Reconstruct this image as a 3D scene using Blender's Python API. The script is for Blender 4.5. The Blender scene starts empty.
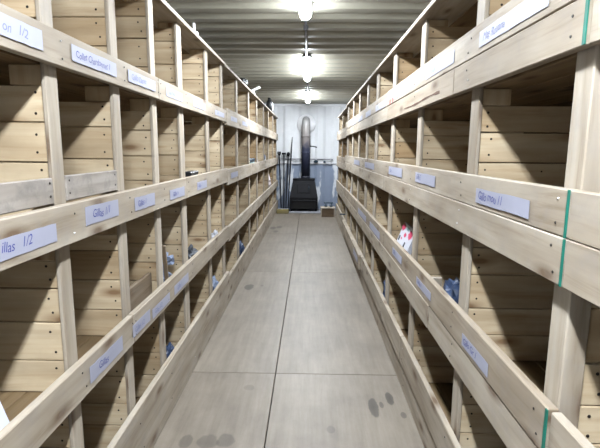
import bpy, bmesh, math, random
from mathutils import Vector, Matrix, noise
random.seed(7)
C = bpy.context.scene.collection
R = random.uniform

# ------------------------------------------------------------------ materials
def new_mat(name):
    m = bpy.data.materials.new(name); m.use_nodes = True
    nt = m.node_tree; b = nt.nodes['Principled BSDF']
    return m, nt, b

def N(nt, kind, **kw):
    n = nt.nodes.new(kind)
    for k, v in kw.items():
        if k in n.inputs.keys(): n.inputs[k].default_value = v
        else: setattr(n, k, v)
    return n

def ramp(nt, fac, stops):
    r = nt.nodes.new('ShaderNodeValToRGB')
    e = r.color_ramp.elements
    while len(e) < len(stops): e.new(0.5)
    for i, (p, c) in enumerate(stops):
        e[i].position = p; e[i].color = (*c, 1)
    nt.links.new(fac, r.inputs['Fac']); return r

def mix(nt, a, b, fac, mode='MIX'):
    n = nt.nodes.new('ShaderNodeMix'); n.data_type = 'RGBA'; n.blend_type = mode
    for sock, v in ((0, fac), (6, a), (7, b)):
        if hasattr(v, 'is_linked') or hasattr(v, 'links'): nt.links.new(v, n.inputs[sock])
        elif isinstance(v, tuple): n.inputs[sock].default_value = (*v, 1)
        else: n.inputs[sock].default_value = v
    return n.outputs[2]

WOOD_K = .31   # sawn pine reflects about a third of the light
def wood(name, pale, mid, dark, grime=0.0, grime_col=(.45, .43, .42), knots=1.0, rough=.72):
    m, nt, b = new_mat(name); L = nt.links.new
    pale, mid, dark, grime_col = [tuple(c*WOOD_K for c in q) for q in (pale, mid, dark, grime_col)]
    uv = N(nt, 'ShaderNodeUVMap', uv_map='UVMap')
    tone = N(nt, 'ShaderNodeAttribute', attribute_name='tone')
    mp = N(nt, 'ShaderNodeMapping'); mp.inputs['Scale'].default_value = (1.3, 26, 1); L(uv.outputs[0], mp.inputs[0])
    dist = N(nt, 'ShaderNodeTexNoise', Scale=2.2, Detail=2.0); L(uv.outputs[0], dist.inputs['Vector'])
    add = N(nt, 'ShaderNodeMixRGB', blend_type='ADD'); add.inputs[0].default_value = 1.6
    L(mp.outputs[0], add.inputs[1]); L(dist.outputs['Color'], add.inputs[2])
    gr = N(nt, 'ShaderNodeTexNoise', Scale=1.4, Detail=7.0, Roughness=.62); L(add.outputs[0], gr.inputs['Vector'])
    col = ramp(nt, gr.outputs['Fac'], [(.32, dark), (.46, mid), (.66, pale)])
    # broad patches
    mp2 = N(nt, 'ShaderNodeMapping'); mp2.inputs['Scale'].default_value = (1.5, 7, 1); L(uv.outputs[0], mp2.inputs[0])
    pt = N(nt, 'ShaderNodeTexNoise', Scale=1.5, Detail=3.0); L(mp2.outputs[0], pt.inputs['Vector'])
    pr = ramp(nt, pt.outputs['Fac'], [(.33, (.70, .64, .56)), (.6, (1.08, 1.06, 1.02))])
    c = mix(nt, col.outputs[0], pr.outputs[0], 0.8, 'MULTIPLY')
    # knots
    mp3 = N(nt, 'ShaderNodeMapping'); mp3.inputs['Scale'].default_value = (2.6, 7.5, 1); L(uv.outputs[0], mp3.inputs[0])
    vo = N(nt, 'ShaderNodeTexVoronoi', Scale=1.0, voronoi_dimensions='2D'); L(mp3.outputs[0], vo.inputs['Vector'])
    kr = ramp(nt, vo.outputs['Distance'], [(.05, (1, 1, 1)), (.10, (.55, .55, .55)), (.20, (0, 0, 0))])
    sel = N(nt, 'ShaderNodeSeparateColor'); L(vo.outputs['Color'], sel.inputs[0])
    gt = N(nt, 'ShaderNodeMath', operation='GREATER_THAN'); gt.inputs[1].default_value = .52; L(sel.outputs[0], gt.inputs[0])
    km = N(nt, 'ShaderNodeMath', operation='MULTIPLY'); L(kr.outputs[0], km.inputs[0]); L(gt.outputs[0], km.inputs[1])
    km2 = N(nt, 'ShaderNodeMath', operation='MULTIPLY'); L(km.outputs[0], km2.inputs[0]); km2.inputs[1].default_value = .9 * knots
    c = mix(nt, c, (dark[0]*.45, dark[1]*.34, dark[2]*.26), km2.outputs[0])
    # grime / weathering
    if grime:
        gn = N(nt, 'ShaderNodeTexNoise', Scale=9.0, Detail=6.0, Roughness=.7); L(uv.outputs[0], gn.inputs['Vector'])
        g = ramp(nt, gn.outputs['Fac'], [(.48, (0, 0, 0)), (.72, (grime,)*3)])
        c = mix(nt, c, grime_col, g.outputs[0])
    # plank to plank tone
    tr = ramp(nt, tone.outputs['Fac'], [(0, (.70, .60, .48)), (.4, (.97, .96, .94)), (1, (1.16, 1.17, 1.18))])
    c = mix(nt, c, tr.outputs[0], 1.0, 'MULTIPLY')
    L(c, b.inputs['Base Color']); b.inputs['Roughness'].default_value = rough
    b.inputs['Specular IOR Level'].default_value = .25
    bp = N(nt, 'ShaderNodeBump', Strength=.18, Distance=.004); L(gr.outputs['Fac'], bp.inputs['Height']); L(bp.outputs[0], b.inputs['Normal'])
    return m

def plain(name, col, rough=.6, metal=0.0, var=.12, scale=12.0, spec=.4):
    col = tuple(c*.52 for c in col)
    m, nt, b = new_mat(name); L = nt.links.new
    tc = N(nt, 'ShaderNodeTexCoord')
    n = N(nt, 'ShaderNodeTexNoise', Scale=scale, Detail=4.0); L(tc.outputs['Object'], n.inputs['Vector'])
    r = ramp(nt, n.outputs['Fac'], [(.3, tuple(max(0, c*(1-var)) for c in col)), (.7, tuple(c*(1+var) for c in col))])
    L(r.outputs[0], b.inputs['Base Color'])
    b.inputs['Roughness'].default_value = rough; b.inputs['Metallic'].default_value = metal
    b.inputs['Specular IOR Level'].default_value = spec
    return m

M = {}
M['rail'] = wood('pine_weathered', (1.0, .895, .76), (.92, .81, .67), (.74, .61, .47), .45, (.68, .63, .60))
M['panel'] = wood('pine_fresh', (1.42, 1.19, .86), (1.30, 1.05, .725), (1.06, .79, .50), .10, (.36, .28, .2))
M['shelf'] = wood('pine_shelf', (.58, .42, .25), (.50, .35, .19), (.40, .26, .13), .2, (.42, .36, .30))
M['lip'] = wood('pine_greyed', (.86, .79, .74), (.78, .72, .67), (.64, .58, .53), .75, (.34, .31, .30))
M['stick'] = wood('old_stick', (.50, .40, .30), (.42, .32, .22), (.30, .21, .13), .3)
M['back'] = wood('dark_added_backing', (.34, .24, .14), (.27, .18, .10), (.2, .13, .07), .2)
M['crate'] = wood('crate_front', (.36, .25, .16), (.28, .19, .12), (.2, .13, .08), .2)
M['yellow_wood'] = wood('yellow_block', (.66, .56, .24), (.56, .47, .20), (.42, .34, .14), .3)
M['screw'] = plain('screw_head', (.045, .035, .03), .5, .6)
M['shiny_screw'] = plain('bright_screw', (.75, .75, .74), .3, 1.0)
M['paper'] = plain('label_paper', (.52, .53, .66), .55, 0, .04)
M['paper_white'] = plain('white_paper', (.62, .65, .76), .6, 0, .04)
M['ink'] = plain('blue_ink', (.07, .09, .40), .6, 0, .2, 40)
M['ink_pale'] = plain('pale_blue_ink', (.22, .25, .52), .6, 0, .2, 40)
M['green'] = plain('green_paint', (.0, .20, .14), .6, 0, .2, 30)
M['red'] = plain('red_paint', (.55, .015, .02), .6, 0, .15, 30)
M['crack'] = plain('bark_crack', (.16, .075, .04), .9, 0, .3, 40)
M['black_iron'] = plain('black_iron', (.012, .012, .015), .45, .7, .3, 14)
M['dark_void'] = plain('void_black', (.006, .005, .005), .95, 0, .2)
M['black_plastic'] = plain('black_plastic', (.014, .015, .018), .4)
M['white_plastic'] = plain('white_plastic', (1.6, 1.6, 1.62), .4, 0, .04)
M['grey_plastic'] = plain('lamp_housing', (.22, .22, .25), .5, 0, .1)
M['conduit'] = plain('grey_conduit', (.13, .13, .14), .5, 0, .1)
M['slate'] = plain('grey_hearth', (.42, .43, .47), .7, 0, .15)
M['steel_blue'] = plain('dark_blue_steel', (.05, .09, .13), .5, .5, .3)
M['teal'] = plain('teal_tin', (.06, .22, .22), .45, 0, .15)
M['blue_cloth'] = plain('navy_plastic', (.05, .08, .16), .4, 0, .5, 22)
M['blue_tarp'] = plain('grey_blue_plastic', (.30, .36, .50), .3, 0, .45, 16)
M['grey_cloth'] = plain('charcoal_plastic', (.12, .13, .15), .6, 0, .6, 20)
M['pink'] = plain('pale_pink_plastic', (.70, .60, .62), .5, 0, .1)
M['bag_white'] = plain('white_bag', (.72, .73, .80), .45, 0, .1)
M['bag_red'] = plain('bag_red_print', (.66, .06, .14), .5, 0, .2, 30)
M['bag_black'] = plain('bag_black_print', (.02, .02, .03), .5)
M['bag_teal'] = plain('bag_teal_print', (.35, .58, .58), .5)

# diffuser of the fluorescent lamps: gives off the light
m, nt, b = new_mat('lamp_diffuser'); b.inputs['Base Color'].default_value = (.9, .9, .9, 1)
b.inputs['Emission Color'].default_value = (.868, .932, 1, 1); b.inputs['Emission Strength'].default_value = 25.0
tc = N(nt, 'ShaderNodeTexCoord'); wv = N(nt, 'ShaderNodeTexWave', Scale=20.0); nt.links.new(tc.outputs['Object'], wv.inputs['Vector'])
bp = N(nt, 'ShaderNodeBump', Strength=.05); nt.links.new(wv.outputs['Fac'], bp.inputs['Height']); nt.links.new(bp.outputs[0], b.inputs['Normal'])
M['diffuser'] = m
m2 = m.copy(); m2.name = 'lamp_diffuser_boosted'; m2.node_tree.nodes['Principled BSDF'].inputs['Emission Strength'].default_value = 46.0  # unseen lamp's copy, emission raised to add light on the near panels
M['diffuser_boosted'] = m2

# painted container steel
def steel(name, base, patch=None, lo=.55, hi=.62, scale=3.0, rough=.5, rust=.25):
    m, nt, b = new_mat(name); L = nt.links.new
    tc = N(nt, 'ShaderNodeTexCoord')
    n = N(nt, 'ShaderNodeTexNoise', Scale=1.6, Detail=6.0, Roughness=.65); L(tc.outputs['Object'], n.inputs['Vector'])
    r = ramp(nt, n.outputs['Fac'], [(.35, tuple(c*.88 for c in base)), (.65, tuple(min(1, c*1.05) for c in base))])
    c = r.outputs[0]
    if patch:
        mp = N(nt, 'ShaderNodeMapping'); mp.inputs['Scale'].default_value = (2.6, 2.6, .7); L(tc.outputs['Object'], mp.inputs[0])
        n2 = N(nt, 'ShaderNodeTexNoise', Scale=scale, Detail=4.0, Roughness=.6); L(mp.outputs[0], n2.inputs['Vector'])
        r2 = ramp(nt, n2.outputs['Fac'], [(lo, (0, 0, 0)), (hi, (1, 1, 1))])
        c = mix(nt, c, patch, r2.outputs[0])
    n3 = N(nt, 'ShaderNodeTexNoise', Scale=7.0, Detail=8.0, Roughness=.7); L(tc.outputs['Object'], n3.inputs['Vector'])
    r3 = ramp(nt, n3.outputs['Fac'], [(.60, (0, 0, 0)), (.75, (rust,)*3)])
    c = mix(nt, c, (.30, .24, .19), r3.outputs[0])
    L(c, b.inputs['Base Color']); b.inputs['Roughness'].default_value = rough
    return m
M['ceiling'] = steel('painted_ceiling', (.22, .21, .168), rust=.2)
M['wall'] = steel('painted_wall', (.60, .61, .625), rust=.10)
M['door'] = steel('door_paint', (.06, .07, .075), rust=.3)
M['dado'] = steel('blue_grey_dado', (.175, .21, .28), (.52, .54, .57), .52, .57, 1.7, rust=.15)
M['trim'] = steel('painted_trim', (.36, .365, .38), rust=.4)

# heat-blued flue pipe: colour follows its height
m, nt, b = new_mat('flue_steel'); L = nt.links.new
tc = N(nt, 'ShaderNodeTexCoord'); sp = N(nt, 'ShaderNodeSeparateXYZ'); L(tc.outputs['Object'], sp.inputs[0])
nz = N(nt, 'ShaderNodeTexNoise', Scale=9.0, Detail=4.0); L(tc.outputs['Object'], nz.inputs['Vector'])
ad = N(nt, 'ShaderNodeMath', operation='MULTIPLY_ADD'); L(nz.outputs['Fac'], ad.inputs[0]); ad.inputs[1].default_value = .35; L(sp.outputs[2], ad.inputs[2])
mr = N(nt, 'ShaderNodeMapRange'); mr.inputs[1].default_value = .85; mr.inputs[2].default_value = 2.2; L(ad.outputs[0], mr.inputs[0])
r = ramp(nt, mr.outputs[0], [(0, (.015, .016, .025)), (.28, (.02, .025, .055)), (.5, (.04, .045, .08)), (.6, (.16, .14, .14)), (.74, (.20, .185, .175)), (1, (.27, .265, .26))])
L(r.outputs[0], b.inputs['Base Color']); b.inputs['Metallic'].default_value = .25; b.inputs['Roughness'].default_value = .55
M['flue'] = m

# plywood floor with scuffs and spilt spots
m, nt, b = new_mat('plywood_floor'); L = nt.links.new
uv = N(nt, 'ShaderNodeUVMap', uv_map='UVMap'); tone = N(nt, 'ShaderNodeAttribute', attribute_name='tone')
mp = N(nt, 'ShaderNodeMapping'); mp.inputs['Scale'].default_value = (1, 11, 1); L(uv.outputs[0], mp.inputs[0])
g = N(nt, 'ShaderNodeTexNoise', Scale=2.2, Detail=8.0, Roughness=.65); L(mp.outputs[0], g.inputs['Vector'])
c0 = ramp(nt, g.outputs['Fac'], [(.3, (.128, .108, .084)), (.5, (.156, .134, .106)), (.7, (.182, .158, .129))])
sc = N(nt, 'ShaderNodeTexNoise', Scale=2.6, Detail=9.0, Roughness=.72); L(uv.outputs[0], sc.inputs['Vector'])
c1 = ramp(nt, sc.outputs['Fac'], [(.36, (.80, .79, .80)), (.62, (1.05, 1.05, 1.05))])
c = mix(nt, c0.outputs[0], c1.outputs[0], 1.0, 'MULTIPLY')
sp_ = N(nt, 'ShaderNodeTexNoise', Scale=16.0, Detail=5.0, Roughness=.6); L(uv.outputs[0], sp_.inputs['Vector'])
c2 = ramp(nt, sp_.outputs['Fac'], [(.66, (0, 0, 0)), (.76, (.35, .35, .35))])
c = mix(nt, c, (.14, .12, .105), c2.outputs[0])
tc = N(nt, 'ShaderNodeTexCoord')
wob = N(nt, 'ShaderNodeTexNoise', Scale=14.0, Detail=3.0); L(tc.outputs['Object'], wob.inputs['Vector'])
for (sx, sy, rx, ry, st) in ((.355, 2.27, .026, .085, .8), (.455, 2.36, .020, .06, .8), (.40, 2.29, .011, .03, .6), (.50, 2.20, .014, .03, .6),
                             (-.585, 4.40, .045, .09, .8), (-.46, 4.45, .015, .03, .5), (-.62, 7.9, .05, .13, .8), (-.52, 8.0, .05, .12, .7), (-.55, 7.55, .04, .1, .6),
                             (-.56, 1.95, .03, .05, .5), (-.46, 1.95, .05, .05, .45), (-.38, 1.96, .04, .05, .45), (-.33, 2.45, .03, .03, .3), (.12, 2.06, .02, .03, .35)):
    vs = N(nt, 'ShaderNodeVectorMath', operation='SUBTRACT'); L(tc.outputs['Object'], vs.inputs[0]); vs.inputs[1].default_value = (sx, sy, 0)
    vm = N(nt, 'ShaderNodeVectorMath', operation='MULTIPLY'); L(vs.outputs[0], vm.inputs[0]); vm.inputs[1].default_value = (1/rx, 1/ry, 0)
    ln = N(nt, 'ShaderNodeVectorMath', operation='LENGTH'); L(vm.outputs[0], ln.inputs[0])
    aa = N(nt, 'ShaderNodeMath', operation='MULTIPLY_ADD'); L(wob.outputs['Fac'], aa.inputs[0]); aa.inputs[1].default_value = .9; L(ln.outputs['Value'], aa.inputs[2])
    rr = ramp(nt, aa.outputs[0], [(0, (st,)*3), (.85, (st*.8,)*3), (.99, (0, 0, 0))])
    dv = N(nt, 'ShaderNodeMath', operation='MULTIPLY'); L(aa.outputs[0], dv.inputs[0]); dv.inputs[1].default_value = .62; L(dv.outputs[0], rr.inputs[0])
    c = mix(nt, c, (.012, .010, .007), rr.outputs[0])
tr = ramp(nt, tone.outputs['Fac'], [(0, (.92, .9, .88)), (1, (1.05, 1.05, 1.05))])
c = mix(nt, c, tr.outputs[0], 1.0, 'MULTIPLY')
L(c, b.inputs['Base Color']); b.inputs['Roughness'].default_value = .48; b.inputs['Specular IOR Level'].default_value = .4
M['floor'] = m

# ------------------------------------------------------------------ mesh builder
class MB:
    def __init__(s): s.v = []; s.f = []; s.mi = []; s.uv = []; s.tone = []; s.sm = []; s.mats = []
    def mat(s, m):
        if m not in s.mats: s.mats.append(m)
        return s.mats.index(m)
    def bm(s, bm, m, uvf, tone=.5, smooth=False):
        i = s.mat(m); o = len(s.v); bm.verts.index_update()
        for v in bm.verts: s.v.append(v.co.copy())
        for f in bm.faces:
            s.f.append([o + v.index for v in f.verts]); s.mi.append(i); s.tone.append(tone); s.sm.append(smooth)
            n = f.normal
            s.uv.append([uvf(v.co, n) for v in f.verts])
        bm.free()
    def box(s, lo, hi, m, axis=1, ch=.002, tone=None, jit=0.0, rot=None):
        """board between two corners, grain along axis; jit skews the ends a little"""
        lo, hi = Vector(lo), Vector(hi)
        for k in range(3):
            if lo[k] > hi[k]: lo[k], hi[k] = hi[k], lo[k]
        bm = bmesh.new(); bmesh.ops.create_cube(bm, size=1)
        d = hi - lo; c = (hi + lo) / 2
        for v in bm.verts: v.co = Vector((v.co.x*d.x, v.co.y*d.y, v.co.z*d.z))
        ch = min(ch, min(d)*.3)
        if ch > 0: bmesh.ops.bevel(bm, geom=bm.edges[:], offset=ch, segments=1, affect='EDGES')
        bm.normal_update()
        ou, ov = R(0, 40), R(0, 40); a, b_ = [k for k in range(3) if k != axis]
        def uvf(co, n):
            if abs(n[axis]) > .7: return (ou + co[a]*.15, ov + co[b_])
            return (ou + co[axis], ov + (co[b_] if abs(n[a]) > .5 else co[a] + d[b_]))
        uvs = {}
        t = R(.25, .75) if tone is None else tone
        i = s.mat(m); o = len(s.v); bm.verts.index_update()
        je = [(R(-jit, jit), R(-jit, jit)) for _ in range(2)]
        for f in bm.faces:
            s.f.append([o + v.index for v in f.verts]); s.mi.append(i); s.tone.append(t); s.sm.append(False)
            s.uv.append([uvf(v.co, f.normal) for v in f.verts])
        for v in bm.verts:
            co = v.co.copy()
            if jit:
                e = je[0] if co[axis] < 0 else je[1]
                co[a] += e[0]; co[b_] += e[1]
            if rot: co = rot @ co
            s.v.append(co + c)
        bm.free()
    def disc(s, c, n, r, m, h=.0015, seg=8):
        bm = bmesh.new(); bmesh.ops.create_cone(bm, cap_ends=True, segments=seg, radius1=r, radius2=r*.8, depth=h)
        q = Vector((0, 0, 1)).rotation_difference(Vector(n)).to_matrix()
        c = Vector(c)
        for v in bm.verts: v.co = q @ v.co + c
        s.bm(bm, m, lambda co, n_: (co.y, co.z))
    def tube(s, pts, r, m, seg=12, cap=True):
        """round bar through points; r is one radius or one per point"""
        pts = [Vector(p) for p in pts]; rs = r if isinstance(r, (list, tuple)) else [r]*len(pts)
        bm = bmesh.new(); rings = []; up = None
        for i, p in enumerate(pts):
            t = (pts[min(i+1, len(pts)-1)] - pts[max(i-1, 0)]).normalized()
            if up is None: up = Vector((1, 0, 0)) if abs(t.x) < .8 else Vector((0, 1, 0))
            x = (up - t*up.dot(t)).normalized(); y = t.cross(x); up = x
            rings.append([bm.verts.new(p + (x*math.cos(2*math.pi*k/seg) + y*math.sin(2*math.pi*k/seg))*rs[i]) for k in range(seg)])
        for a, b_ in zip(rings, rings[1:]):
            for k in range(seg): bm.faces.new((a[k], a[(k+1) % seg], b_[(k+1) % seg], b_[k]))
        if cap: bm.faces.new(rings[0][::-1]); bm.faces.new(rings[-1])
        bmesh.ops.recalc_face_normals(bm, faces=bm.faces[:]); bm.normal_update()
        s.bm(bm, m, lambda co, n: (co.z, co.x), smooth=True)
    def poly(s, verts, faces, m, smooth=False, tone=.5):
        bm = bmesh.new(); vs = [bm.verts.new(v) for v in verts]
        for f in faces: bm.faces.new([vs[k] for k in f])
        bmesh.ops.recalc_face_normals(bm, faces=bm.faces[:]); bm.normal_update()
        s.bm(bm, m, lambda co, n: (co.y, co.z) if abs(n.x) > .6 else ((co.x, co.z) if abs(n.y) > .6 else (co.y, co.x)), smooth=smooth, tone=tone)
    def blob(s, c, size, m, amp=.25, freq=2.2, sub=3, seed=0, flat=True, rot=None):
        bm = bmesh.new(); bmesh.ops.create_icosphere(bm, subdivisions=sub, radius=1)
        for v in bm.verts:
            k = 1 + amp*noise.fractal(v.co*freq + Vector((seed*3.1, seed, 0)), .9, 2.1, 3) - amp*.6*abs(noise.noise(v.co*freq*1.7 + Vector((0, seed*2.3, 5))))
            co = Vector((v.co.x*size[0], v.co.y*size[1], v.co.z*size[2]))*k
            if rot: co = rot @ co
            v.co = co + Vector(c)
        lo = c[2] - size[2]*.8
        if flat:
            for v in bm.verts:
                if v.co.z < lo: v.co.z = lo
        bm.normal_update()
        s.bm(bm, m, lambda co, n: (co.y, co.z), smooth=False)
    def build(s, name, parent=None, origin=None):
        o = Vector(origin) if origin is not None else (Vector(parent['_o']) if parent is not None else Vector((0, 0, 0)))
        me = bpy.data.meshes.new(name)
        me.from_pydata([v - o for v in s.v], [], s.f)
        for m in s.mats: me.materials.append(m)
        me.polygons.foreach_set('material_index', s.mi); me.polygons.foreach_set('use_smooth', s.sm)
        ul = me.uv_layers.new(name='UVMap'); k = 0
        flat = [c for f in s.uv for u in f for c in u]
        ul.data.foreach_set('uv', flat)
        at = me.attributes.new('tone', 'FLOAT', 'FACE'); at.data.foreach_set('value', s.tone)
        me.update()
        ob = bpy.data.objects.new(name, me); C.objects.link(ob)
        ob['_o'] = tuple(o)
        if parent is not None: ob.parent = parent
        else: ob.location = o
        return ob

def thing(name, loc, label, cat, group=None):
    o = bpy.data.objects.new(name, None); C.objects.link(o); o.location = loc; o.empty_display_size = .1
    o['label'] = label; o['category'] = cat; o['_o'] = tuple(loc)
    if group: o['group'] = group
    return o
def tag(o, label, cat, group=None):
    o['label'] = label; o['category'] = cat
    if group: o['group'] = group
    return o

# ------------------------------------------------------------------ the container
X0, X1, Y0, Y1, ZC = -1.262, 1.092, -1.60, 10.43, 2.375
def struct(mb, name, label=None, parent=None):
    o = mb.build(name, parent)
    if parent is None: o['kind'] = 'structure'
    if label: o['label'] = label
    return o

fl = MB()
ys = [Y0, .27, 2.625, 4.98, 7.34, 9.72, Y1]
for xa, xb in ((X0, -.195), (-.190, X1)):
    for ya, yb in zip(ys, ys[1:]):
        fl.box((xa, ya+.0018, -.02), (xb, yb-.0018, R(-.001, 0)), M['floor'], 1, .0015, tone=R(.2, .9))
fl.box((X0, Y0, -.05), (X1, Y1, -.021), M['dark_void'], 1, 0)
struct(fl, 'floor')

def corr(name, axis_pts, mapf, mat, closed_th=.004):
    """trapezoid-corrugated sheet: axis_pts = [(run, depth)], mapf(run, depth, side) -> point"""
    mb = MB(); V = []; F = []
    for r_, d in axis_pts:
        V += [mapf(r_, d, 0), mapf(r_, d, 1)]
    n = len(axis_pts)
    for i in range(n-1): F.append((2*i, 2*i+1, 2*i+3, 2*i+2))
    mb.poly(V, F, mat)
    return mb
def trapz(a, b, pitch, amp, flat=.3, slope=.2):
    pts = []; y = a
    while y < b:
        for t, d in ((0, 0), (flat, 0), (flat+slope, amp), (2*flat+slope, amp)):
            yy = y + t*pitch
            if yy < b: pts.append((yy, d))
        y += pitch
    pts.append((b, 0)); return pts
cm = corr('ceiling', trapz(Y0, Y1, .262, .026), lambda r_, d, s: (X0 if s == 0 else X1, r_, ZC - d), M['ceiling'])
cm.box((X0-.02, Y0-.02, ZC+.002), (X1+.02, Y1+.02, ZC+.03), M['ceiling'], 1, 0)
struct(cm, 'ceiling')
for nm, x, sgn in (('wall_left', X0, -1), ('wall_right', X1, 1)):
    w = corr(nm, trapz(Y0, Y1, .28, .03), lambda r_, d, s, x=x, sgn=sgn: (x + sgn*(.002 + d), r_, -.02 if s == 0 else ZC+.01), M['wall'])
    w.box((x+sgn*.034, Y0-.02, -.05), (x+sgn*.05, Y1+.02, ZC+.03), M['wall'], 1, 0)
    struct(w, nm)
# far end wall: white upper part, blue-grey lower part with whitish noise patches
w = corr('wall_back', trapz(X0, X1, .36, .026, .33, .17), lambda r_, d, s: (r_, Y1 + .002 + d, 1.05 if s == 0 else ZC+.01), M['wall'])
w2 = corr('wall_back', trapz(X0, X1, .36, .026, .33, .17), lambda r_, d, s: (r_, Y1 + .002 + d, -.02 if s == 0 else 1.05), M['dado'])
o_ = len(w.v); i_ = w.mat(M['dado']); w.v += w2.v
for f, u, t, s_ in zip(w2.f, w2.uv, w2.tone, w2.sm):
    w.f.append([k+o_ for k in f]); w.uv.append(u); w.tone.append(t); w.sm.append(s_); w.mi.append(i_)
w.box((X0-.05, Y1+.034, -.05), (X1+.05, Y1+.05, ZC+.03), M['wall'], 0, 0)
struct(w, 'wall_back')
w = MB(); w.box((X0, Y1-.05, ZC-.075), (X1, Y1+.001, ZC-.027), M['wall'], 0, .006); struct(w, 'trim_1')
w = MB(); w.box((X0, Y1-.022, 1.035), (X1, Y1+.001, 1.06), M['trim'], 0, .004); struct(w, 'trim_2')
# doors behind the camera
w = MB()
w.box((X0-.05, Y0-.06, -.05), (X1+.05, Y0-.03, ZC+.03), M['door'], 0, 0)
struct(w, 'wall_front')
for k, (xa, xb) in enumerate(((X0+.01, -.09), (-.08, X1-.01))):
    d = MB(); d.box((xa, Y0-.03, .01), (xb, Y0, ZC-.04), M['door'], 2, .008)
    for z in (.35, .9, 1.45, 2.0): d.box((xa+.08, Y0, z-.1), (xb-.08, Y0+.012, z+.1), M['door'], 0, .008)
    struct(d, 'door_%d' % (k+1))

# ------------------------------------------------------------------ writing
def lettering(mb, text, size, mat, place, jit=.06, stroke=.0):
    cu = bpy.data.curves.new('writing', 'FONT'); cu.body = text; cu.size = size; cu.shear = .25; cu.resolution_u = 3
    cu.offset = stroke; cu.space_character = .95
    ob = bpy.data.objects.new('writing', cu); C.objects.link(ob)
    bpy.context.view_layer.update()
    me = ob.to_mesh()
    xs = [v.co.x for v in me.vertices]; w = max(xs) if xs else 0
    bm = bmesh.new(); bm.from_mesh(me); ob.to_mesh_clear()
    ph = R(0, 6)
    for v in bm.verts:
        x, y = v.co.x, v.co.y
        y += size*jit*math.sin(x/size*2.3 + ph) + size*jit*.5*math.sin(x/size*6.1)
        v.co = Vector(place(x, y))
    bm.normal_update()
    mb.bm(bm, mat, lambda co, n: (co.y, co.z))
    bpy.data.objects.remove(ob); bpy.data.curves.remove(cu)
    return w

def name_label(rail, xf, s, ya, yb, z0, z1, text='', size=.04, off=.012, ink='ink', tilt=0.0, base=.3, stroke=.0):
    """paper strip on a front board; s=-1 left rack (reads towards +y), +1 right rack (reads towards -y)"""
    mb = MB(); a = Vector((xf - s*.0002, 0, 0)); t = .0008
    L_ = yb - ya; h = z1 - z0
    def place(u, v, out=0.0):
        y = ya + u if s < 0 else yb - u
        return Vector((xf - s*(t + out), y, z0 + v + tilt*(u - L_/2)))
    # strip with a slightly uneven outline
    n = 8; V = []; F = []
    for i in range(n+1):
        u = L_*i/n; e = R(-.0012, .0012)
        V += [place(u, 0 + e, 0), place(u, h + e, 0), place(u, 0 + e, -t), place(u, h + e, -t)]
    for i in range(n):
        k = 4*i; F += [(k, k+4, k+5, k+1), (k+1, k+5, k+7, k+3), (k, k+2, k+6, k+4)]
    F += [(0, 1, 3, 2), (4*n, 4*n+2, 4*n+3, 4*n+1)]
    mb.poly(V, F, M['paper'])
    if text:
        lettering(mb, text, size, M[ink], lambda x, y: place(off + x, h*base + y, .0005), stroke=stroke)
    return mb.build('name_label', rail)

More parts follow.
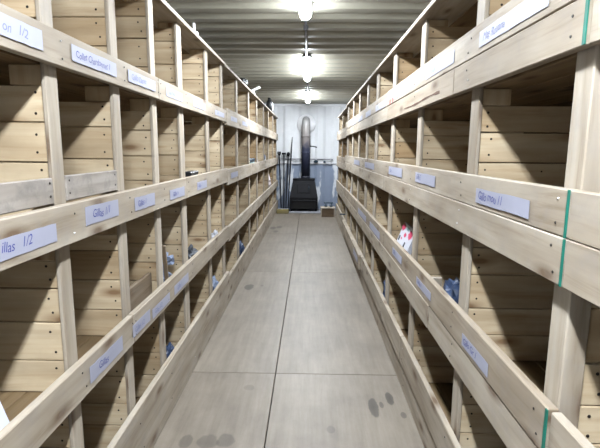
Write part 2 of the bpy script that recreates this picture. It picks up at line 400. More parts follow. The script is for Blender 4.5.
# ------------------------------------------------------------------ the pigeonhole racks
def rack(label, s, xf, y0, y1, posts, rails, top, name_labels=(), lips=(), base_boards=(), deep_post=None, depth=.55, seed=1, marks=(), slot=.055):
    random.seed(seed)
    base = thing('storage_rack', (xf + s*.29, (y0+y1)/2, 0), label, 'shelving', 'wooden pigeonhole racks along the container walls')
    xb = xf + s*depth
    k_ = (abs(xf)+.030)/(abs(xf)+.022)
    posts = [(a*k_, b_*k_) for a, b_ in posts]
    posts = [(a - max(0, b_-y1+.012), b_ - max(0, b_-y1+.012)) for a, b_ in posts]
    # front boards; rails = list of levels, each a list of (z0, z1, [joints])
    built = {}
    for li, boards in enumerate(rails):
        for bi, (z0, z1, joints) in enumerate(boards):
            cuts = [y0] + list(joints) + [y1]
            for ya, yb in zip(cuts, cuts[1:]):
                mb = MB(); out = R(-.0015, .0015)
                for (lv, b_, ja, jb, dx) in base_boards:
                    if lv == li and b_ == bi and ja <= (ya+yb)/2 <= jb: out = dx
                mb.box((xf - s*out, ya+.0012, z0+.0008), (xf + s*.025, yb-.0012, z1-.0008), M['rail'], 1, .0028, jit=.0015)
                xs = xf - s*(out + .0024)
                for (pa, pb) in posts:
                    yc = (pa+pb)/2
                    if ya-.03 < yc < yb+.03:
                        for q in range(2):
                            yy = min(max(yc + R(-.015, .015), ya+.015), yb-.015)
                            zz = z0 + (z1-z0)*(.28 if q == 0 else .74) + R(-.006, .006)
                            mb.disc((xs, yy, zz), (-s, 0, 0), .0034, M['shiny_screw'] if random.random() < .18 else M['screw'])
                for (lv, b_, kind, a) in marks:
                    if lv == li and b_ == bi and ya <= a[0] <= yb:
                        if kind == 'red':
                            for q in (0, .10): mb.box((xs+s*.0015, a[0]+q, a[1]), (xs, a[0]+q+.03, a[2]), M['red'], 2, 0)
                        if kind == 'crack':
                            n = 14
                            V = []
                            for k in range(n+1):
                                t = k/n; y = a[0] + (a[1]-a[0])*t; z = a[2] + (a[3]-a[2])*t + .003*math.sin(t*7) ; w_ = .002 + .0035*math.sin(math.pi*t)*(.6+.4*math.sin(t*23)) + .004*(t < .12)
                                V += [(xs, y, z-w_), (xs, y, z+w_)]
                            mb.poly(V, [(2*k, 2*k+1, 2*k+3, 2*k+2) for k in range(n)], M['crack'])
                o = mb.build('front_board', base)
                built.setdefault((li, bi), []).append((ya, yb, o, out))
    # posts
    for i, (ya, yb) in enumerate(posts):
        mb = MB(); dx = .05 if deep_post == i else .015
        mb.box((xf + s*.0302, ya, .0), (xf + s*(.0302+dx), yb, top-.0215), M['rail'], 2, .003, jit=.002, tone=R(.4, .9))
        mb.build('post', base)
    # shelves
    sh = [b[0][0] for b in rails]; sh_tops = []
    for li, z in enumerate(sh):
        z0 = z + .004 if li < len(sh)-1 else .06
        sh_tops.append(z0 + .02)
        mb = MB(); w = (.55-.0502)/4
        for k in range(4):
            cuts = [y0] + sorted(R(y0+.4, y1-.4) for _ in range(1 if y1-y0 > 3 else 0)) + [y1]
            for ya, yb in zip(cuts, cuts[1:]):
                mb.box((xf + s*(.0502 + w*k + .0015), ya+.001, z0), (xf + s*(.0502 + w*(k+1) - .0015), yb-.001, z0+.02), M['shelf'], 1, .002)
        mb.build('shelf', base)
    mb = MB(); w = .55/3
    for k in range(3):
        mb.box((xf + s*(w*k + (0 if k == 0 else .001)), y0, top-.021), (xf + s*(w*(k+1)-.001), y1, top), M['rail'] if k == 0 else M['shelf'], 1, .002, tone=.7)
    mb.build('top_board', base)
    mb = MB()
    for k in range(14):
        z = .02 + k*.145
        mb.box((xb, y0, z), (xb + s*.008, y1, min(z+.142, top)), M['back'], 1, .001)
    mb.build('added_backing', base)  # unseen backing added to the rack, darkened to cut bounce in the bays
    # divider panels, one per post and level
    for i, (pa, pb) in enumerate(posts):
        for li in range(len(sh)):
            zb = sh_tops[li] + .001
            zt = (sh[li-1] + .003 if li > 0 else top - .0225)
            gap = slot if li > 0 else .03
            last = (i == len(posts)-1 and y1 - pb < .1)
            mb = MB(); ya = pa + R(.006, .011); xs = xf + s*(.0302 + (.05 if deep_post == i else .015))
            z = zb; zlim = zt - gap
            tone_b = R(.2, .8)
            while z < zlim - .005:
                h = R(.092, .125)
                if zlim - (z+h) < .05: h = zlim - z
                t = min(1, max(0, tone_b + R(-.4, .4)))
                dy = R(0, .003)
                mb.box((xs + s*.0005, ya+dy, z+.0018), (xb - s*.001, ya+.022+dy, z+h-.0018), M['panel'], 0, .0018, tone=t, jit=.0008)
                for fz in ((.28, .75) if h > .08 else (.5,)):
                    mb.disc((xs + s*R(.022, .04), ya+dy-.0006, z + h*(fz + R(-.06, .06))), (0, -1, 0), .0042, M['screw'])
                    if random.random() < .25: mb.disc((xs + s*R(.2, .45), ya+dy-.0006, z + h*(fz + R(-.1, .1))), (0, -1, 0), .0036, M['screw'])
                z += h
            # bearer block under the shelf above, and its batten behind the planks
            mb.box((xs + s*.0005, ya+.002, zlim), (xs + s*.095, ya+.040, zt), M['panel'], 2, .002, tone=.3)
            mb.box((xs + s*.0005, ya+.0262, zb), (xs + s*.04, pb+.004 if pb > ya+.03 else ya+.045, zlim-.001), M['panel'], 2, .002, tone=.4)
            mb.build('divider_panel', base)
    for (za, zb_, ya, yb) in lips:
        mb = MB(); mb.box((xf + s*.0306, ya, za), (xf + s*.045, yb, zb_), M['lip'], 1, .003, tone=.6, jit=.001)
        for yy in (ya+.02, yb-.02):
            for q in (.3, .8): mb.disc((xf + s*.0295, yy, za + (zb_-za)*q), (-s, 0, 0), .004, M['screw'])
        o = mb.build('lip_board', base); o['label'] = 'greyish stained lip board between two posts'
    for nl in name_labels:
        lv, b_, ya, yb, z0, z1 = nl[:6]
        for (ja, jb, o, out) in built[(lv, b_)]:
            if ja <= (ya+yb)/2 <= jb:
                name_label(o, xf - s*(out+.0020), s, ya, yb, z0, z1, *nl[6:7], **(nl[7] if len(nl) > 7 else {}))
    return base, sh_tops, built

XL, XR = -.70, .53
def pw(*c): return [(a, a+.06) for a in c]

# left, nearer section
p = pw(.36, .80, 1.29, 1.724, 2.15, 2.60, 3.285, 3.895)
p[5] = (2.60, 2.685); p[6] = (3.285, 3.36); p[7] = (3.885, 3.955)
left_near, shL, _ = rack('long pine pigeonhole rack on the left, section nearest the viewer with two grey lip boards', -1, XL, .30, 3.958, p,
    [[(1.573, 1.672, [2.19])], [(1.068, 1.188, [2.62])], [(.570, .690, [1.75])], [(0.001, .279, [])]], 2.052, seed=3,
    name_labels=[
     (0, 0, 1.03, 1.245, 1.598, 1.648, 'on   1/2', dict(size=.033, off=.052, ink='ink_pale')),
     (0, 0, 1.395, 1.71, 1.601, 1.648, 'Collet Chardonnet 1', dict(size=0.030, off=.02)),
     (0, 0, 1.82, 2.135, 1.603, 1.648, 'Gaillo Damet', dict(size=0.032, off=.03, ink='ink_pale')),
     (0, 0, 2.295, 2.58, 1.602, 1.645, 'Gail Pinot', dict(size=0.032, off=.03, ink='ink_pale')),
     (0, 0, 2.82, 3.14, 1.601, 1.642, 'Gillos 1', dict(size=0.030, off=.06, ink='ink_pale')),
     (0, 0, 3.47, 3.83, 1.600, 1.636, 'Gil Do', dict(size=0.029, off=.06, ink='ink_pale')),
     (1, 0, 1.00, 1.24, 1.092, 1.142, 'illas   1/2', dict(size=.036, off=.006)),
     (1, 0, 1.41, 1.66, 1.106, 1.165, 'Gillas 1/1', dict(size=0.038, off=.045)),
     (1, 0, 1.82, 2.06, 1.098, 1.152, 'Gillas 1', dict(size=0.036, off=.03)),
     (1, 0, 2.29, 2.56, 1.092, 1.142, 'Gillas n', dict(size=0.034, off=.05)),
     (1, 0, 2.86, 3.13, 1.092, 1.142, 'Gillas', dict(size=0.034, off=.03)),
     (2, 0, 1.37, 1.63, .596, .652, 'Gillas', dict(size=0.036, off=.06)),
     (2, 0, 1.73, 1.93, .598, .650, 'Gillas 1/2', dict(size=0.030, off=.02, ink='ink_pale')),
     (2, 0, 1.96, 2.22, .590, .636, 'Gillas 1/2', dict(size=0.030, off=.03, ink='ink_pale')),
     (2, 0, 2.30, 2.58, .590, .640, 'Gillas 1', dict(size=0.032, off=.05, ink='ink_pale')),
    ],
    lips=[(1.189, 1.264, .876, 1.302), (1.189, 1.266, 1.368, 1.740)])
# left, farther section
p = pw(4.61, 5.54, 6.41, 7.33, 8.18, 9.25, 10.28)
p[0] = (4.61, 4.69); p[1] = (5.54, 5.62)
rack('long pine pigeonhole rack on the left, farther section reaching the end wall', -1, XL, 3.962, 10.36, p,
    [[(1.550, 1.692, [7.4])], [(1.040, 1.178, [6.5])], [(.545, .678, [])], [(0.001, .235, [6.5])]], 2.045, seed=5,
    name_labels=[(0, 0, 4.15, 4.5, 1.60, 1.64, 'Gil 1', dict(size=0.029, off=.08, ink='ink_pale')),
                 (0, 0, 4.85, 5.25, 1.60, 1.64, 'Gil 2', dict(size=0.029, off=.08, ink='ink_pale')),
                 (1, 0, 4.1, 4.5, 1.09, 1.14)])
# right, the end of the neighbouring section beyond the green joint
p = pw(.10, .50)
kw = dict(size=0.034)
rack('pine pigeonhole rack stub at the right edge, on the near side of the green joint', 1, XR, .0, .938, p,
    [[(1.550, 1.647, []), (1.647, 1.745, [])][::1], [(1.066, 1.170, []), (1.170, 1.272, [])], [(.567, .675, []), (.675, .790, [])], [(.001, .152, []), (.152, .303, [])]], 2.0, seed=8)
# right, main section
p = [(.942, 1.008), (1.56, 1.632), (2.34, 2.42), (3.10, 3.19), (3.87, 3.96), (4.49, 4.59), (5.21, 5.31), (5.96, 6.06), (6.84, 6.94)]
main, shR, built = rack('long pine pigeonhole rack on the right, main section starting at the green joint', 1, XR, .941, 6.96, p,
    [[(1.550, 1.647, [1.77, 3.25]), (1.647, 1.745, [3.25])], [(1.066, 1.170, [3.3]), (1.170, 1.272, [4.6])], [(.567, .675, [1.95, 3.9]), (.675, .790, [3.2])], [(.001, .152, [3.4]), (.152, .303, [2.5, 4.55])]],
    2.0, seed=12, deep_post=0,
    base_boards=[(3, 1, 4.55, 7.0, .024), (3, 0, 0, 9, -.012)],
    marks=[(0, 0, 'crack', (1.95, 2.66, 1.585, 1.577)), (0, 1, 'red', (3.03, 1.649, 1.682))],
    name_labels=[
     (0, 1, 1.10, 1.525, 1.668, 1.715, 'Mag Rouana', dict(size=0.034, off=.03, ink='ink_pale')),
     (0, 1, 1.78, 2.20, 1.668, 1.715, 'm Rouan', dict(size=0.034, off=.05, ink='ink_pale')),
     (0, 1, 2.62, 3.01, 1.668, 1.713, 'Rou', dict(size=0.032, off=.08, ink='ink_pale')),
     (0, 1, 3.32, 3.80, 1.654, 1.700, 'Mag', dict(size=0.032, off=.10, ink='ink_pale')),
     (0, 1, 4.10, 4.46, 1.652, 1.700, 'Mou', dict(size=0.032, off=.08, ink='ink_pale')),
     (0, 1, 4.75, 5.15, 1.652, 1.698),
     (0, 1, 5.4, 5.9, 1.652, 1.698),
     (1, 1, 1.108, 1.465, 1.187, 1.232, 'Gillo mou 11', dict(size=0.036, off=.02, base=.3)),
     (1, 1, 1.95, 2.31, 1.196, 1.243, 'Gillo E', dict(size=0.035, off=.02, ink='ink_pale')),
     (1, 1, 2.65, 3.09, 1.193, 1.245, 'Gillo n', dict(size=0.034, off=.03, ink='ink_pale')),
     (1, 1, 3.80, 4.43, 1.189, 1.240, 'Gillo', dict(size=0.034, off=.08, ink='ink_pale')),
     (1, 1, 4.9, 5.5, 1.189, 1.240),
     (2, 1, 1.27, 1.50, .693, .735, 'Gillo Gr 1', dict(size=0.032, off=.012)),
     (2, 1, 1.915, 2.18, .708, .745, 'Gillas 1', dict(size=0.030, off=.02)),
     (2, 1, 2.55, 2.835, .708, .752, 'Gillas', dict(size=0.032, off=.03)),
     (2, 1, 3.37, 3.94, .690, .745, 'Gil', dict(size=0.034, off=.06, ink='ink_pale')),
     (2, 1, 4.2, 4.9, .690, .745),
     (3, 1, 4.62, 5.05, .205, .265, 'Gillas', dict(size=0.034, off=.06)),
    ])
# green paint line on the joint, on the ends of the main section's boards
for lv, bi, w_ in ((0, 0, .012), (0, 1, .012), (1, 0, .009), (1, 1, .009), (2, 0, .012), (2, 1, .012)):
    ya, yb, o, out = built[(lv, bi)][0]
    z0, z1 = {(0, 0): (1.552, 1.646), (0, 1): (1.648, 1.743), (1, 0): (1.068, 1.169), (1, 1): (1.171, 1.271), (2, 0): (.569, .674), (2, 1): (.676, .788)}[(lv, bi)]
    mb = MB(); mb.box((XR-.0036, ya-.001, z0), (XR-.0005, ya+w_-.003, z1), M['green'], 2, .0004)
    g = mb.build('green_mark', o); g['label'] = 'green paint line on the board end'
# right, last section
p = pw(7.02, 8.08, 9.18)
rack('short pine pigeonhole rack on the right, last section next to the small wooden box', 1, XR+.012, 6.97, 9.25, p,
    [[(1.535, 1.632, []), (1.632, 1.70, [])], [(1.04, 1.14, []), (1.14, 1.235, [])], [(.55, .65, []), (.65, .765, [])], [(.001, .15, []), (.15, .29, [])]], 1.985, seed=15, depth=.537)

# ------------------------------------------------------------------ ceiling lamps and conduit
LX = -.04
def ceiling_light(y0, label, dif='diffuser'):
    t = thing('ceiling_light', (LX, y0+.75, ZC-.0265), label, 'light', 'strip lamps along the ceiling')
    z = ZC - .0265
    mb = MB(); mb.box((LX-.043, y0, z-.034), (LX+.043, y0+1.5, z), M['grey_plastic'], 1, .008); mb.build('housing', t)
    # rounded diffuser tub
    mb = MB(); n = 10; V = []; F = []; prof = []
    for k in range(n+1):
        a = math.radians(6 + 168*k/n); prof.append((-.042*math.cos(a), -.031 - .044*math.sin(a)))
    ends = [(y0+.012, .72), (y0+.04, 1.0), (y0+1.46, 1.0), (y0+1.488, .72)]
    for y, q in ends:
        for (x, zz) in prof: V.append((LX + x*q, y, z - .0345 + (zz+.0345)*q))
    m_ = n+1
    for j in range(3):
        for k in range(n): F.append((j*m_+k, j*m_+k+1, (j+1)*m_+k+1, (j+1)*m_+k))
    F.append(tuple(range(m_))); F.append(tuple(range(3*m_, 4*m_))[::-1])
    mb.poly(V, F, M[dif], smooth=False); mb.build('diffuser', t)
    for y in (y0+.12, y0+.54, y0+.96, y0+1.38):
        for sx in (-1, 1):
            c = MB(); c.box((LX+sx*.0435, y-.012, z-.044), (LX+sx*.049, y+.012, z-.012), M['grey_plastic'], 2, .001); c.build('clip', t)
    for y, yy in ((y0-.03, y0), (y0+1.5, y0+1.53)):
        c = MB(); c.tube([(LX, y+.002, z-.02), (LX, yy-.002, z-.02)], .018, M['conduit']); c.build('cable_gland', t)
    return t
ceiling_light(-.85, 'strip lamp on the ceiling just behind the viewer, outside the photo', 'diffuser_boosted')
ceiling_light(2.06, 'nearest strip lamp on the ceiling, cut off by the top edge of the photo')
ceiling_light(5.08, 'middle strip lamp on the ceiling, second of the three in view')
ceiling_light(8.05, 'farthest strip lamp on the ceiling, just before the end wall')
for ya, yb, lb in ((.683, 2.027, 'grey cable conduit on the ceiling before the nearest lamp'), (3.593, 5.047, 'grey cable conduit on the ceiling between the nearest and middle lamps'),
                   (6.613, 8.017, 'grey cable conduit on the ceiling between the middle and farthest lamps'), (9.583, 10.37, 'grey cable conduit on the ceiling between the farthest lamp and the end wall')):
    mb = MB(); mb.tube([(LX, ya, ZC-.0465), (LX, yb, ZC-.0465)], .0105, M['conduit'], 10)
    n = max(2, int((yb-ya)/.5))
    for k in range(n):
        y = ya + (yb-ya)*(k+.5)/n; mb.box((LX-.02, y-.012, ZC-.060), (LX+.02, y+.012, ZC-.0265), M['conduit'], 0, .003)
    tag(mb.build('conduit', origin=(LX, (ya+yb)/2, ZC-.0265)), lb, 'pipe', 'ceiling conduits')

# ------------------------------------------------------------------ end of the aisle: stove, bars, box
SX = -.115
st = thing('wood_stove', (SX, 10.05, .03), 'black wood-burning stove with tall flue pipe against the end wall', 'stove')
def frustum(mb, xc, y0a, y1a, z0, x0h, y0b, y1b, z1, x1h, m):
    V = [(xc-x0h, y0a, z0), (xc+x0h, y0a, z0), (xc+x0h, y1a, z0), (xc-x0h, y1a, z0), (xc-x1h, y0b, z1), (xc+x1h, y0b, z1), (xc+x1h, y1b, z1), (xc-x1h, y1b, z1)]
    mb.poly(V, [(0, 1, 2, 3), (4, 5, 6, 7), (0, 1, 5, 4), (1, 2, 6, 5), (2, 3, 7, 6), (3, 0, 4, 7)], m)
mb = MB()
frustum(mb, SX, 9.90, 10.30, .33, .305, 9.97, 10.28, .70, .235, M['black_iron'])
frustum(mb, SX, 9.90, 10.30, .08, .30, 9.90, 10.30, .33, .305, M['black_iron'])
mb.build('body', st)
mb = MB(); mb.box((SX-.24, 9.955, .70), (SX+.24, 10.295, .735), M['black_iron'], 0, .008); mb.build('top_plate', st)
mb = MB(); mb.box((SX-.24, 9.878, .09), (SX+.24, 9.899, .245), M['dark_void'], 0, .004)  # near-black slab painted as the shade inside the opening
mb.build('ash_opening', st)
mb = MB(); mb.box((SX-.26, 9.87, .245), (SX+.26, 9.899, .275), M['black_iron'], 0, .004); mb.build('ledge', st)
mb = MB(); rx = Matrix.Rotation(math.radians(-10.7), 3, 'X')
mb.box((SX-.14, 9.915, .43), (SX+.14, 9.932, .63), M['black_iron'], 0, .006, rot=rx)
dr = mb.build('door', st)
mb = MB(); mb.tube([(SX+.11, 9.912, .50), (SX+.11, 9.888, .50), (SX+.11, 9.892, .58), (SX+.11, 9.915, .58)], .008, M['steel_blue'], 8); mb.build('handle', dr)
for sx in (-1, 1):
    for yy in (9.94, 10.26):
        mb = MB(); mb.box((SX+sx*.27-.02, yy-.02, .03), (SX+sx*.27+.02, yy+.02, .08), M['black_iron'], 2, .004); mb.build('leg', st)
PX = -.08
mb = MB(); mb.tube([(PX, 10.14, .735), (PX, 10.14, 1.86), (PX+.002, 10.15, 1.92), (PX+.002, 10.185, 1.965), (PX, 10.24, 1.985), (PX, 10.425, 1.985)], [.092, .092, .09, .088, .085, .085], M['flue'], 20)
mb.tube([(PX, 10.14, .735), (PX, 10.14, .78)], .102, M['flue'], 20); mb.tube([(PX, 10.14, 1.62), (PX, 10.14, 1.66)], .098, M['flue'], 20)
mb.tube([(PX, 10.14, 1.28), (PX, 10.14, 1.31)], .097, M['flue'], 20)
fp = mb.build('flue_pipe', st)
mb = MB(); mb.tube([(PX+.09, 10.13, 1.43), (PX+.17, 10.12, 1.425), (PX+.24, 10.11, 1.405)], .012, M['black_iron'], 8); mb.build('damper_handle', fp)
mb = MB(); mb.tube([(PX, 10.429, 1.915), (PX, 10.412, 1.915)], .205, M['white_plastic'], 40)
o = mb.build('wall_plate', st); o['label'] = 'round white plate on the wall behind the flue top'
mb = MB(); mb.box((SX-.315, 9.80, .0005), (SX+.37, 10.38, .0295), M['slate'], 0, .005)
tag(mb.build('hearth_slab', origin=(SX, 10.1, 0)), 'grey slab on the floor under the black stove', 'slab')

mb = MB(); mb.tube([(-.69, 10.40, 1.145), (.52, 10.40, 1.145)], .011, M['grey_plastic'], 10)
for x in (-.66, -.3, .15, .48): mb.box((x-.015, 10.385, 1.125), (x+.015, 10.4295, 1.165), M['trim'], 0, .003)
tag(mb.build('conduit', origin=(-.08, 10.40, 1.145)), 'thin horizontal pipe on the end wall behind the flue', 'pipe')
mb = MB(); mb.blob((.145, 10.395, 1.093), (.05, .034, .03), M['steel_blue'], .2, seed=3)
tag(mb.build('hook', origin=(.145, 10.39, 1.065)), 'small dark lump on the end-wall ledge right of the flue', 'tool')
mb = MB(); mb.blob((.34, 10.40, 1.087), (.03, .028, .025), M['steel_blue'], .2, seed=8)
tag(mb.build('hook', origin=(.34, 10.39, 1.065)), 'smaller dark lump on the end-wall ledge near the right rack', 'tool')

blk = MB(); blk.box((-.69, 9.72, .0005), (-.435, 9.90, .085), M['yellow_wood'], 0, .006)
blk.box((-.66, 9.82, .086), (-.44, 9.90, .095), M['slate'], 0, .002)
tag(blk.build('wooden_block', origin=(-.545, 9.81, 0)), 'yellowish wooden block on the floor left of the stove', 'block')
bars = [((-.60, 9.86, .103), (-.675, 10.385, 1.24), 'fork', 'leftmost dark iron poker with a forked top left of the stove'),
        ((-.54, 9.85, .103), (-.57, 10.38, 1.25), 'tee', 'dark iron poker with a T-shaped grip, second from left beside the stove'),
        ((-.495, 9.86, .103), (-.472, 10.37, 1.23), 'knob', 'dark iron poker with a round knob, second from right beside the stove'),
        ((-.455, 9.88, .103), (-.385, 10.41, 1.63), 'spear', 'tallest dark iron bar tapering to a point, nearest the stove')]
for a, b_, kind, lb in bars:
    a, b_ = Vector(a), Vector(b_)
    t = thing('fire_iron', a, lb, 'poker', 'iron bars leaning on the end wall')
    mb = MB(); q = a.lerp(b_, .62)
    mb.tube([a, a.lerp(b_, .3), q, b_], [.0135, .0135, .013, .0125] if kind != 'spear' else [.011, .012, .017, .005], M['black_iron'], 8)
    mb.build('shaft', t)
    if kind != 'spear':
        mb = MB(); d = (b_-a).normalized()
        if kind == 'fork':
            for dx in (-.028, 0, .028): mb.tube([b_ - d*.02, b_ + Vector((dx, -.004, .02)), b_ + Vector((dx, -.004, .07))], .013, M['black_iron'], 6)
        if kind == 'tee': mb.tube([b_ + Vector((-.045, -.005, .012)), b_ + Vector((.045, -.005, .012))], .024, M['black_iron'], 8)
        if kind == 'knob': mb.blob(b_ + Vector((0, -.006, .02)), (.042, .04, .05), M['black_iron'], .05, flat=False, sub=2)
        mb.build('head', t)

bx = thing('wooden_box', (.39, 9.42, 0), 'small wooden box on the floor at the end of the right rack', 'box')
mb = MB(); mb.box((.265, 9.30, .0005), (.51, 9.32, .17), M['crate'], 0, .003); mb.build('front', bx)
mb = MB(); mb.box((.265, 9.52, .0005), (.51, 9.54, .17), M['stick'], 0, .003); mb.build('rear', bx)
for x in (.245, .511):
    mb = MB(); mb.box((x, 9.29, .0005), (x+.019, 9.55, .17), M['rail'], 2, .003, tone=.9); mb.build('side', bx)
mb = MB(); mb.box((.24, 9.285, .1705), (.535, 9.555, .192), M['rail'], 0, .003, tone=.95); mb.build('lid', bx)
tr_ = thing('trestle', (.40, 9.45, .192), 'small dark blue metal trestle standing on the wooden box', 'bracket')
mb = MB(); mb.box((.31, 9.435, .262), (.50, 9.465, .285), M['steel_blue'], 0, .003); mb.build('bar', tr_)
for x in (.35, .46):
    mb = MB(); mb.tube([(x, 9.45, .262), (x, 9.45, .215), (x-.005, 9.43, .2055)], .014, M['steel_blue'], 8); mb.blob((x, 9.44, .2095), (.034, .034, .02), M['steel_blue'], .05, sub=2); mb.build('leg', tr_)

# ------------------------------------------------------------------ on top of the left rack
TZ = 2.0525
cl = MB(); cl.box((-.745, 3.00, TZ), (-.705, 3.03, TZ+.018), M['white_plastic'], 0, .003); cl.box((-.735, 3.005, TZ+.018), (-.722, 3.02, TZ+.07), M['white_plastic'], 2, .003)
tag(cl.build('clip', origin=(-.725, 3.015, TZ)), 'tiny white clip standing on top of the left rack, nearest the viewer', 'clip')
TZ = 2.0455
mb = MB(); mb.blob((-.735, 5.25, TZ+.034), (.045, .12, .042), M['black_plastic'], .25, seed=5)
tag(mb.build('black_tool', origin=(-.735, 5.25, TZ)), 'low black object on top of the left rack before the white bracket', 'tool')
wb = MB(); wb.box((-.80, 5.98, TZ+.0005), (-.705, 6.06, TZ+.03), M['white_plastic'], 0, .004)
wb.box((-.75, 5.99, TZ+.048), (-.63, 6.05, TZ+.072), M['white_plastic'], 0, .005, rot=Matrix.Rotation(math.radians(-24), 3, 'Y'))
tag(wb.build('white_bracket', origin=(-.74, 6.02, TZ)), 'white plastic bracket sticking out over the top edge of the left rack', 'bracket')
bt = thing('canister', (-.765, 8.9, TZ), 'black canister with a white side on top of the left rack at the far end', 'canister')
mb = MB(); mb.tube([(-.765, 8.9, TZ), (-.765, 8.9, TZ+.17), (-.765, 8.9, TZ+.215), (-.765, 8.9, TZ+.235)], [.062, .062, .04, .028], M['black_plastic'], 18); mb.build('body', bt)
mb = MB(); mb.tube([(-.765, 8.9, TZ+.2355), (-.765, 8.9, TZ+.265)], .032, M['black_plastic'], 14); mb.build('cap', bt)
mb = MB(); mb.box((-.715, 8.872, TZ+.02), (-.698, 8.93, TZ+.17), M['white_plastic'], 2, .004); mb.build('sticker', bt)

# ------------------------------------------------------------------ things lying in the pigeonholes
def sheet(name, origin, corners, mat, label, cat, bend=.01, thick=.0012, n=6):
    """a paper sheet with a slight curl, four corners given"""
    mb = MB(); a, b_, c, d = [Vector(x) for x in corners]; nrm = (b_-a).cross(d-a).normalized(); V = []; F = []
    for sgn in (0, 1):
        for i in range(n+1):
            for j in range(n+1):
                u, v = i/n, j/n
                V.append(a.lerp(b_, u).lerp(d.lerp(c, u), v) + nrm*(bend*math.sin(math.pi*u)*(.5+v*.5) + sgn*thick))
    m_ = (n+1)**2; k_ = n+1
    for i in range(n):
        for j in range(n):
            q = i*k_+j; F += [(q, q+1, q+k_+1, q+k_), (m_+q, m_+q+k_, m_+q+k_+1, m_+q+1)]
    for i in range(n):
        for (p_, q) in ((i, i+1), (n*k_+i, n*k_+i+1), (i*k_, (i+1)*k_), (i*k_+n, (i+1)*k_+n)): F.append((p_, q, m_+q, m_+p_))
    mb.poly(V, F, mat)
    return tag(mb.build(name, origin=origin), label, cat)
s3 = shL[2] + .001
sheet('paper_sheet', (-.78, 1.0, s3), [(-.737, .90, s3+.06), (-.737, 1.04, s3+.06), (-.80, 1.085, s3+.125), (-.80, .88, s3+.12)], M['paper_white'],
      'white folded paper lying in a lower left pigeonhole at the photo corner', 'paper', .012)
# crumpled plastic with a stick (lower left)
mb = MB(); mb.blob((-.85, 2.46, s3+.075), (.08, .08, .085), M['blue_tarp'], .75, 2.0, 3, 4); mb.blob((-.815, 2.49, s3+.135), (.05, .045, .065), M['blue_tarp'], .8, 2.4, 3, 9, flat=False, rot=Matrix.Rotation(.5, 3, 'X'))
tag(mb.build('plastic_bundle', origin=(-.83, 2.47, s3)), 'crumpled grey-blue plastic bundle in a left pigeonhole, third row down', 'plastic')
mb = MB(); mb.box((-.775, 2.375, s3+.002), (-.755, 2.392, s3+.25), M['stick'], 2, .003, rot=Matrix.Rotation(math.radians(9), 3, 'X'))
tag(mb.build('slat', origin=(-.76, 2.38, s3)), 'brown wooden slat standing before the crumpled grey-blue plastic', 'slat')
mb = MB(); mb.box((-.786, 1.825, s3+.0005), (-.768, 2.172, s3+.155), M['stick'], 1, .003, tone=.8)
tag(mb.build('loose_board', origin=(-.777, 1.99, s3)), 'brown board standing on edge in a left pigeonhole, third row down', 'board')
mb = MB(); mb.blob((-.815, 3.05, s3+.042), (.06, .12, .05), M['grey_cloth'], .7, 2.4, 3, 12)
tag(mb.build('plastic_bundle', origin=(-.80, 3.05, s3)), 'charcoal crumpled plastic in a left pigeonhole, one beyond the grey-blue bundle', 'plastic')
mb = MB(); mb.blob((-.775, 3.72, s3+.045), (.03, .06, .05), M['bag_white'], .4, 2.0, 3, 2)
tag(mb.build('paper_ball', origin=(-.765, 3.72, s3)), 'white crumpled paper in a left pigeonhole, third row down', 'paper')
s4 = .08
mb = MB(); mb.blob((-.79, 5.2, s4+.10), (.05, .12, .11), M['blue_cloth'], .4, 2.0, 3, 6)
tag(mb.build('plastic_bundle', origin=(-.79, 5.2, s4)), 'dark blue lump in a bottom-row left pigeonhole far along', 'plastic')
mb = MB(); mb.blob((-.80, 3.7, s4+.10), (.05, .10, .115), M['blue_tarp'], .5, 2.0, 3, 16)
tag(mb.build('plastic_bundle', origin=(-.80, 3.7, s4)), 'pale blue crumpled plastic in a bottom-row left pigeonhole', 'plastic')
mb = MB(); mb.blob((-.80, 2.45, s4+.08), (.05, .08, .095), M['blue_cloth'], .5, 2.0, 3, 19)
tag(mb.build('plastic_bundle', origin=(-.80, 2.45, s4)), 'dark blue lump in a bottom-row left pigeonhole near the viewer', 'plastic')
# middle left row
s2 = shL[1] + .001; s2f = 1.0652
mb = MB(); mb.box((-.80, 2.90, s2), (-.745, 3.10, s2+.112), M['black_plastic'], 1, .006)
tag(mb.build('black_case', origin=(-.77, 3.0, s2)), 'black flat case peeping over the left middle board', 'case')
tn = thing('tin', (-.80, 6.05, s2f), 'teal tin standing in a far left pigeonhole of the second row', 'tin')
mb = MB(); mb.box((-.86, 5.78, s2f), (-.745, 6.32, s2f+.125), M['teal'], 1, .012); mb.build('body', tn)
mb = MB(); mb.box((-.865, 5.775, s2f+.1255), (-.74, 6.325, s2f+.165), M['steel_blue'], 1, .006); mb.build('lid', tn)
mb = MB(); mb.blob((-.79, 6.72, s2f+.085), (.05, .14, .10), M['pink'], .3, 2.0, 3, 21)
tag(mb.build('plastic_bundle', origin=(-.79, 6.72, s2f)), 'pale pink lump right of the teal tin in the left rack', 'plastic')
wbag = thing('plastic_bag', (-.79, 7.85, s2f), 'white plastic bag with dark opening in the far left second row', 'bag')
mb = MB(); mb.blob((-.805, 7.85, s2f+.11), (.06, .22, .13), M['bag_white'], .3, 1.8, 3, 23); mb.build('bag', wbag)
mb = MB(); mb.blob((-.748, 7.72, s2f+.16), (.012, .09, .05), M['blue_cloth'], .2, 1.8, 2, 24, flat=False); mb.build('opening', wbag)
mb = MB(); mb.blob((-.78, 8.8, .567+.135), (.05, .22, .15), M['pink'], .4, 2.0, 3, 26)
tag(mb.build('plastic_bundle', origin=(-.78, 8.8, .569)), 'pale pinkish lump in the far left pigeonhole below the white bag', 'plastic')

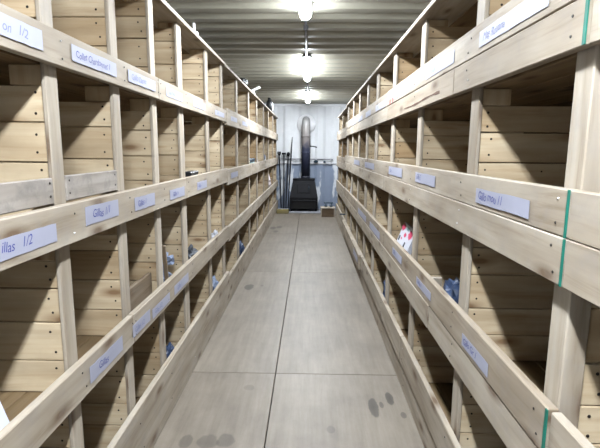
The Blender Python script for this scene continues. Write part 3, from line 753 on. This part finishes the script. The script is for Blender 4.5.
# right side
r3 = shR[2] + .001
pk = thing('carton', (.64, 2.95, r3), 'white carton with red and black print leaning in a right pigeonhole', 'carton')
TL, TR, BL = Vector((.640, 3.035, .880)), Vector((.652, 2.805, .864)), Vector((.588, 3.005, .770))
uu, vv = TR - TL, BL - TL; nn = uu.cross(vv).normalized()
if nn.x > 0: nn = -nn
def cpt(a, b_, out=0.0): return TL + uu*a + vv*b_ + nn*out
def slab(mb, a0, a1, b0, b1, o0, o1, m):
    P = [cpt(a, b_, o) for o in (o0, o1) for b_ in (b0, b1) for a in (a0, a1)]
    mb.poly(P, [(0, 1, 3, 2), (4, 5, 7, 6), (0, 1, 5, 4), (2, 3, 7, 6), (0, 2, 6, 4), (1, 3, 7, 5)], m)
mb = MB(); slab(mb, 0, 1.15, 0, 1.40, -.03, 0, M['bag_white']); mb.build('box', pk)
for q, (a, b_, ra, rb) in enumerate(((.12, .24, .15, .20), (.88, .36, .16, .22), (.48, .54, .10, .12), (.30, .80, .06, .07))):
    mb = MB(); mb.poly([cpt(a + ra*math.cos(t*math.tau/14)*(1+.25*math.sin(3*t)) - (b_*0), b_ + rb*math.sin(t*math.tau/14)*(1+.2*math.cos(2*t)), .0012) for t in range(14)], [tuple(range(14))], M['bag_red'])
    o = mb.build('red_print', pk); o['label'] = 'red flower-like print'
for a, b_ in ((.11, .86), (.71, .95)):
    mb = MB(); slab(mb, a-.05, a+.05, b_-.13, b_+.13, .0004, .0014, M['bag_black']); mb.build('black_print', pk)
mb = MB(); slab(mb, .43, .60, .10, .27, .0004, .0014, M['bag_teal']); mb.build('teal_print', pk)
mb = MB(); mb.blob((.665, 1.98, r3+.09), (.06, .12, .10), M['blue_cloth'], .5, 2.0, 3, 31)
mb.blob((.66, 1.885, r3+.18), (.02, .03, .12), M['blue_tarp'], .4, 2.0, 3, 33, flat=False)
tag(mb.build('plastic_bundle', origin=(.655, 1.98, r3)), 'navy and pale blue crumpled plastic in a right pigeonhole behind the nearest full post', 'plastic')
mb = MB(); mb.box((.60, 2.17, r3+.001), (.65, 2.19, r3+.150), M['rail'], 2, .004, tone=.9)
tag(mb.build('wood_offcut', origin=(.63, 2.17, r3)), 'pale wood offcut standing beside the navy plastic on the right', 'offcut')
sheet('paper_sheet', (.60, 6.5, r3), [(.585, 6.75, r3+.002), (.585, 6.55, r3+.04), (.60, 6.20, r3+.42), (.60, 6.40, r3+.42)], M['paper_white'],
      'white paper strip leaning upright in a far right pigeonhole', 'paper', .01)
mb = MB(); mb.blob((.64, 5.55, r3+.13), (.05, .12, .15), M['blue_tarp'], .5, 2.0, 3, 41)
tag(mb.build('plastic_bundle', origin=(.64, 5.55, r3)), 'grey-blue crumpled plastic in a right pigeonhole nearer than the paper strip', 'plastic')
mb = MB(); mb.blob((.64, 4.85, r3+.12), (.05, .10, .14), M['blue_cloth'], .4, 2.0, 3, 43)
tag(mb.build('plastic_bundle', origin=(.64, 4.85, r3)), 'navy lump in a right pigeonhole between carton and grey-blue plastic', 'plastic')
mb = MB(); mb.blob((.64, 3.5, s4+.12), (.055, .14, .14), M['blue_cloth'], .5, 2.0, 3, 45)
tag(mb.build('plastic_bundle', origin=(.64, 3.5, s4)), 'dark navy lump in a bottom-row right pigeonhole', 'plastic')
mb = MB(); mb.box((.60, 7.35, s4+.001), (.66, 7.42, s4+.26), M['steel_blue'], 2, .004); mb.box((.50, 7.37, s4+.235), (.60, 7.40, s4+.255), M['steel_blue'], 0, .003)
tag(mb.build('metal_bracket', origin=(.63, 7.38, s4)), 'dark blue metal bracket poking out low in the far right rack', 'bracket')

# ------------------------------------------------------------------ world, camera, view
w = bpy.data.worlds.new('World'); bpy.context.scene.world = w; w.use_nodes = True
w.node_tree.nodes['Background'].inputs['Color'].default_value = (.6, .7, .85, 1)
w.node_tree.nodes['Background'].inputs['Strength'].default_value = .005

F_PX = 460.0
d = Vector((309.5-300, -(150-224), -F_PX)).normalized()
r_ = math.radians(.6); u = Vector((math.sin(r_), math.cos(r_), 0)); u = (u - d*u.dot(d)).normalized()
x = d.cross(u)
cam = bpy.data.cameras.new('Camera'); co = bpy.data.objects.new('Camera', cam); C.objects.link(co)
cam.sensor_fit = 'HORIZONTAL'; cam.sensor_width = 36; cam.lens = F_PX/600*36; cam.clip_start = .02
mw = Matrix((x, d, u)).to_4x4(); mw.translation = Vector((0, 0, 1.347)); co.matrix_world = mw
bpy.context.scene.camera = co
for o in bpy.data.objects:
    if '_o' in o: del o['_o']
vs = bpy.context.scene.view_settings
vs.view_transform = 'Standard'; vs.look = 'None'; vs.gamma = 1; vs.use_curve_mapping = False; vs.exposure = 3.15
